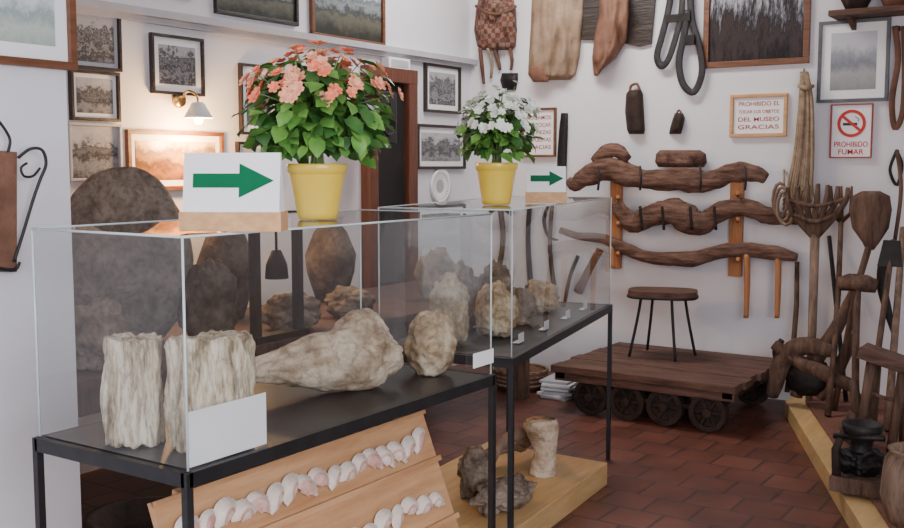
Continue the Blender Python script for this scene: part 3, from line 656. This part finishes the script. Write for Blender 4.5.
mb=MB(); tpx(mb,[(600,250,4,.05),(590,268,4,.05),(578,292,5,.05)],'leather'); tpx(mb,[(578,256,2,.05),(570,277,2,.05),(565,302,2,.05)],'iron'); mb.build('hanging_sickle')
mb=MB(); tpx(mb,[(530,200,2.5,.04),(528,240,2.5,.04),(531,290,3,.04)],'iron'); mb.slab(bw,[(285,525,537),(300,522,540),(316,524,538)],.03,'iron'); mb.build('iron_shovel')
mb=MB(); tpx(mb,[(500,205,3,.05),(503,240,2.6,.05),(498,280,3,.05),(502,312,4,.05)],'oldwood'); tpx(mb,[(490,212,2.4,.06),(500,206,3,.06),(512,214,2.4,.06)],'iron'); mb.build('pickaxe')
mb=MB(); tpx(mb,[(552,205,2,.04),(550,250,2.2,.04),(556,300,2.4,.04)],'oldwood'); tpx(mb,[(548,206,1.6,.05),(544,220,2,.05),(548,236,1.6,.05),(558,240,1,.05)],'iron'); mb.build('hand_sickle')

# ---------- trolley
mb=MB(); x0,x1,y0,y1,zt=-2.75,-1.68,5.14,6.06,.27
n=7; pw=(y1-y0)/n
for i in range(n): mb.box(((x0+x1)/2+random.uniform(-.01,.01),y0+pw*(i+.5),zt-.02+random.uniform(-.003,0)),(x1-x0,pw*.95,.04),'oldwoodx')
mb.box(((x0+x1)/2,y0+.06,zt-.065),(x1-x0-.03,.07,.05),'oldwoodx'); mb.box(((x0+x1)/2,y1-.1,zt-.065),(x1-x0-.03,.07,.05),'oldwoodx')
for xx in (x0+.05,x1-.05): mb.box((xx,(y0+y1)/2,zt-.06),(.06,y1-y0-.05,.04),'iron')
Rw=Matrix.Rotation(math.radians(90),3,'X')
def wheel(mb,c,r,w,k='rust',sp=6,R=Rw):
    mb.lathe([(r*.72,-w/2),(r*.9,-w/2),(r*.92,-w*.7),(r,-w*.7),(r,w/2),(r*.72,w/2),(r*.72,-w/2)],c,k,28,R,False)
    mb.lathe([(0,-w*.8),(r*.25,-w*.8),(r*.28,0),(r*.25,w*.8),(0,w*.8)],c,k,16,R)
    mb.lathe([(0,0),(r*.75,0)],c,k,24,R)
    for i in range(sp):
        a=2*math.pi*i/sp; d=R@Vector((math.cos(a),math.sin(a),0)); c=Vector(c); mb.tube([c+d*r*.2,c+d*r*.85],w*.28,k,6)
for xx in (-2.52,-2.30,-2.08,-1.84):
    for yy in (y0+.06,y1-.12): wheel(mb,(xx,yy,.102),.102,.05)
    mb.tube([(xx,y0+.03,.102),(xx,y1-.09,.102)],.014,'iron',8)
mb.box(((x0+x1)/2,y0+.06,.12),(.80,.02,.025),'iron')
mb.build('flatbed_trolley',bevel=.003)
mb=MB(); sc=Vector((-2.31,5.70,.271)); sz=.40
pts=[]; W,D=.20,.15
for i in range(20):
    a=2*math.pi*i/20; ca,sa=math.cos(a),math.sin(a); e=.6
    pts.append(sc+Matrix.Rotation(.3,3,'Z')@Vector((W*math.copysign(abs(ca)**e,ca),D*math.copysign(abs(sa)**e,sa),sz-.03)))
mb.prism(pts,(0,0,.03),'oldwoodx')
mb.tube([p_+Vector((0,0,-.006)) for p_ in pts]+[pts[0]+Vector((0,0,-.006))],.008,'iron',6,cap=False)
for a in (.6,2.4,3.9,5.5):
    d=Vector((math.cos(a),math.sin(a),0)); mb.tube(smoothpath([tuple(sc+d*.13+Vector((0,0,sz-.03))),tuple(sc+d*.155+Vector((0,0,.22))),tuple(sc+d*.20+Vector((0,0,.009)))],4),.009,'iron',8)
mb.build('small_stool')
p=onZ(520,388,0); mb=MB(); mb.lathe([(0,0),(.14,0),(.17,.06),(.18,.13),(.17,.13),(.15,.05),(0,.03)],p,'leather',24)
for i in range(4): mb.tube([p+Vector((math.cos(t*.3927)*(.165+.003*i),math.sin(t*.3927)*(.165+.003*i),.04+.028*i)) for t in range(17)],.008,'hemp',6,cap=False)
mb.build('wicker_basket')
mb=MB(); p=onZ(563,396,0)
for i in range(7): mb.box(p+Vector((random.uniform(-.02,.02),random.uniform(-.02,.02),.008+.016*i)),(.18,.24,.014),'white' if i%2 else 'trim',Matrix.Rotation(random.uniform(-.3,.3),3,'Z'))
mb.build('stack_of_leaflets')

# ---------- right platform
mb=MB(); pp=[(-1.62,6.14),(-1.60,5.77),(-.92,4.19),(-.62,3.5),(1.28,3.5),(1.28,6.14)]
mb.prism([Vector((a,b,0)) for a,b in pp],(0,0,.085),'yellowwood')
mb.prism([Vector((a*.985+.02,b,0.085)) for a,b in [(-1.56,6.13),(-1.54,5.79),(-.86,4.22),(-.57,3.54),(1.24,3.54),(1.24,6.13)]],(0,0,.015),'terra')
mb.build('raised_wooden_platform',bevel=.003)
def yp(y): return lambda u,v,off=0.0: onY(u,v,y-off)
def foot(u,y,z=.103):
    a=onY(u,300,y); return Vector((a.x,y,z))
mb=MB(); f1=yp(5.80)
base=foot(812,5.80); mb.tube([base,f1(812,330),f1(815,232)],[.018,.021,.024],'palewood',10,lump=.3)
for i,t in enumerate([-1,-.66,-.33,0,.33,.66,1]):
    tpx(mb,[(815,238,3.6,0),(815+t*20,216,3.2,.03),(817+t*29,200,3.0,.05),(818+t*30,184+abs(t)*4,2.2,.03)],'oldwood',f1,8)
tpx(mb,[(794,214,2.4,.04),(815,222,2.4,.05),(837,213,2.4,.04)],'oldwood',f1,8); tpx(mb,[(788,200,2.2,.05),(817,206,2.2,.06),(848,198,2.2,.05)],'oldwood',f1,8)
mb.build('wooden_winnowing_fork')
mb=MB()
mb.slab(lambda u,v,o:onY(u,v,5.62-o),[(191,862,880),(196,852,890),(210,849,892),(228,852,889),(242,862,880),(250,866,874)],.03,'oldwood',nc=12)
a=onY(869,246,5.61); mb.tube([a,onY(856,290,5.62),foot(838,5.62)],[.018,.017,.016],'oldwood',10)
mb.build('wooden_peel')
mb=MB(); random.seed(5)
for i in range(46):
    t=random.uniform(-1,1); o=random.uniform(.05,.12)
    tpx(mb,[(804+t*3,72,1.4,.07),(806+t*6,100,1.5,o),(804+t*9,150,1.5,o),(800+t*12,185,1.3,o),(798+t*14+random.uniform(-3,3),random.uniform(190,212),.8,o)],'hemp',bw,5,3)
tpx(mb,[(799,86,2,.1),(806,88,3,.14),(813,86,2,.1)],'hemp'); mb.tube([bw(804,72,.06),bw(804,69,0.004)],.004,'iron',6)
mb.build('hemp_fibre_bundle')
mb=MB()
for k in range(3):
    cx,cy=780+k*3,200+k*4; tpx(mb,[(cx+ (7+k)*math.cos(t*math.pi/6), cy+(17)*math.sin(t*math.pi/6),1.8,.24+.02*k) for t in range(13)],'palewood',bw,7,1)
tpx(mb,[(784,184,1.2,.26),(784,174,1.2,.12),(784,170,1.2,.008)],'hemp'); mb.build('rope_coil')
def lean(name,u0,v0,u1,y0,y1,r,k,head=None,bend=0):
    mb=MB(); a=onY(u0,v0,y1); b=foot(u1,y0); mb.tube([a,(a*2+b)/3+Vector((bend,0,0)),(a+b*2)/3+Vector((bend,0,0)),b+Vector((0,0,r*.3))],[r*.9,r,r,r*1.1],k,8,lump=.25)
    if head: head(mb,a,(a-b).normalized())
    mb.build(name)
def hoehead(mb,a,d):
    mb.prism([a+Vector((-.04,-.02,0)),a+Vector((.04,-.02,0)),a+Vector((.06,-.05,-.13)),a+Vector((-.06,-.05,-.13))],(0,-.008,.0),'iron')
def forkhead(mb,a,d):
    for t in (-1,0,1): mb.tube([a,a+Vector((t*.05,0,.05)),a+Vector((t*.055,-.02,.20))],[.014,.012,.006],'oldwood',7)
def malhead(mb,a,d):
    mb.tube([a+Vector((-.09,0,0)),a+Vector((-.04,0,.01)),a+Vector((.04,0,.01)),a+Vector((.09,0,0))],[.035,.042,.042,.035],'oldwood',12,lump=.2)
lean('wooden_hay_fork',841,222,832,5.45,6.0,.015,'oldwood',forkhead,.01)
lean('garden_hoe',893,240,872,5.2,5.55,.014,'oldwood',hoehead)
lean('wooden_pole',903,228,893,5.3,5.9,.018,'palewood')
lean('iron_bar',829,236,850,5.85,6.1,.012,'iron')
lean('wooden_mallet',858,285,862,5.3,5.5,.017,'oldwood',malhead,-.01)
lean('flail',797,262,790,5.9,6.1,.014,'oldwood',None,.015)
mb=MB(); f3=yp(5.62)
tpx(mb,[(895,238,1,0),(884,258,4,0),(882,285,5,0),(888,312,4,0),(895,340,1.2,0)],'iron',f3,8,5,.3,(0,1,0)); tpx(mb,[(895,240,2,0),(901,190,2,.0),(897,150,2,0)],'oldwood',f3)
tpx(mb,[(895,340,2,0),(893,380,2,0),(890,404,2,0)],'oldwood',f3)
mb.build('scythe')
mb=MB(); f5=yp(5.68)
K='oldwood'
tpx(mb,[(772,396,6,0),(778,374,9,.02),(788,354,10,.03),(808,346,9,.03),(836,352,7,.02)],K,f5,12,4,lump=.25,seed=2)
tpx(mb,[(796,396,6,0),(804,374,9,0),(818,356,8,0),(842,318,6,-.02),(860,276,4,-.04)],K,f5,12,4,lump=.25,seed=4)
tpx(mb,[(774,344,5,.05),(796,360,7,.05),(826,374,8,.06),(856,388,7,.06)],K,f5,12,4,lump=.25,seed=6)
tpx(mb,[(820,398,5,.02),(834,376,7,.02),(846,352,6,.02),(852,334,4,.02)],K,f5,12,4,lump=.25,seed=7)
mb.slab(f5,[(362,790,826),(374,784,832),(388,788,830),(396,796,820)],.08,'iron',nc=10)
tpx(mb,[(782,340,3,.03),(776,352,4,.03),(782,366,4,.03),(790,358,3,.03)],'rust',f5,8,4)
mb.build('wooden_plough')
mb=MB(); f4=yp(4.95)
mb.beam(f4(862,350),f4(925,372),.16,.05,'oldwoodx')
for u in (872,905): q=f4(u,360); mb.tube([q,(q.x-.04,q.y-.03,.103)],[.024,.020],'oldwood',8); mb.tube([q+Vector((0,.1,0)),(q.x-.02,q.y+.16,.103)],[.024,.020],'oldwood',8)
tpx(mb,[(870,392,2,0),(885,398,2,0),(908,402,2,0)],'oldwood',f4,8)
mb.build('shaving_bench')
p=onZ(860,489,.101); mb=MB()
mb.box(p+Vector((0,.02,.03)),(.20,.22,.06),'oldwood'); mb.rock(p+Vector((0,.02,.06)),(.17,.17,.12),'iron',70,.2)
mb.lathe([(.05,.16),(.04,.18),(.045,.20),(.075,.24),(.08,.27),(.07,.27),(.05,.24),(0,.22)],p,'iron',20)
mb.tube([p+Vector((-.08,-.06,.06)),p+Vector((-.09,-.05,.16)),p+Vector((-.06,-.02,.25))],[.018,.015,.012],'rust',8,lump=.3)
mb.tube([p+Vector((-.10,-.03,.21)),p+Vector((.10,-.08,.24))],.012,'iron',8)
mb.build('iron_press')
p=onZ(905,520,.101)+Vector((.06,0,0)); mb=MB(); mb.lathe([(0,0),(.12,0),(.15,.1),(.14,.22),(.12,.26),(.13,.27),(.10,.27),(.1,.2),(0,.18)],p,'palewood',22); mb.build('wooden_mortar')
p=onZ(858,444,.101); mb=MB(); mb.rock(p,(.15,.11,.15),'oldwood',61,.25); mb.tube([p+Vector((0,0,.1)),p+Vector((-.03,-.02,.30))],[.03,.018],'oldwood',8,lump=.3); mb.build('chopping_block')
a=bw(838,18);z=a.z
mb=MB(); xa=a.x; mb.box((xa+.45,YB-.11,z),(.9,.22,.03),'oldwoodx')
for xx in (xa+.08,xa+.8): mb.prism([Vector((xx,YB,z-.015)),Vector((xx,YB-.18,z-.015)),Vector((xx,YB,z-.08))],(.025,0,0),'oldwoodx')
mb.build('wall_shelf')
for xx,k,hh in ((xa+.12,'rust',.2),(xa+.32,'terra',.24),(xa+.5,'leather',.2)):
    mb=MB(); mb.lathe([(0,0),(.05,0),(.08,.06),(.075,.12),(.04,.17),(.045,hh),(.035,hh),(.03,.16),(0,.15)],(xx,YB-.11,z+.016),k,20)
    mb.tube(smoothpath([(xx+.04,YB-.11,z+.18),(xx+.09,YB-.11,z+.17),(xx+.085,YB-.11,z+.1)],5),.008,k,7); mb.build('clay_jug')
mb=MB(); tpx(mb,[(895,26,3,.05),(898,60,3,.06),(892,100,3,.06),(895,128,3,.05),(903,110,3,.06),(905,60,3,.05),(904,26,3,.05)],'leather',flat=.5,flatdir=(0,1,0))
tpx(mb,[(899,30,1.5,.04),(899,27,1.5,.004)],'iron'); mb.build('hanging_harness')  # loop of leather harness hung at the right end of the back wall
mb=MB(); tpx(mb,[(896,150,1.6,.03),(902,165,1.6,.05),(897,185,1.6,.05),(890,170,1.6,.05),(896,152,1.6,.03)],'iron'); mb.build('iron_horseshoe')

# ---------------- camera & light
cd=bpy.data.cameras.new('camera'); cam=bpy.data.objects.new('camera',cd); bpy.context.scene.collection.objects.link(cam)
cd.lens=F/904*36; cd.sensor_width=36; cam.matrix_world=Matrix.Translation(CAM)@Matrix((RT,UP,-FW)).transposed().to_4x4()
bpy.context.scene.camera=cam
def area(name,loc,tgt,sx,sy,e,col):
    l=bpy.data.lights.new(name,'AREA'); l.shape='RECTANGLE'; l.size=sx;l.size_y=sy;l.energy=e;l.color=col
    o=bpy.data.objects.new(name,l); o.location=loc; o.rotation_euler=(Vector(tgt)-Vector(loc)).to_track_quat('-Z','Y').to_euler(); bpy.context.scene.collection.objects.link(o)
area('added_right_fill',(XR+.05,.2,1.7),(-2,1.6,1.3),2.6,1.5,112,(.95,.95,1))  # unseen area light added in an invented window opening for side light
area('added_rear_fill',((dx0+dx1)/2,YR-.05,1.4),(-1.2,3,1.5),2.4,2.4,70,(.95,.95,1))  # unseen area light added at the rear opening, lighting the room from behind camera
area('added_corner_fill',(-2.9,5.2,HC-.05),(-2.9,5.2,0),1.2,.4,40,(1,.96,.92))  # no fixture here; unseen fill added to brighten the far left corner
w=bpy.data.worlds.new('world'); bpy.context.scene.world=w; w.use_nodes=True
w.node_tree.nodes['Background'].inputs[0].default_value=(.75,.85,1,1); w.node_tree.nodes['Background'].inputs[1].default_value=0.7
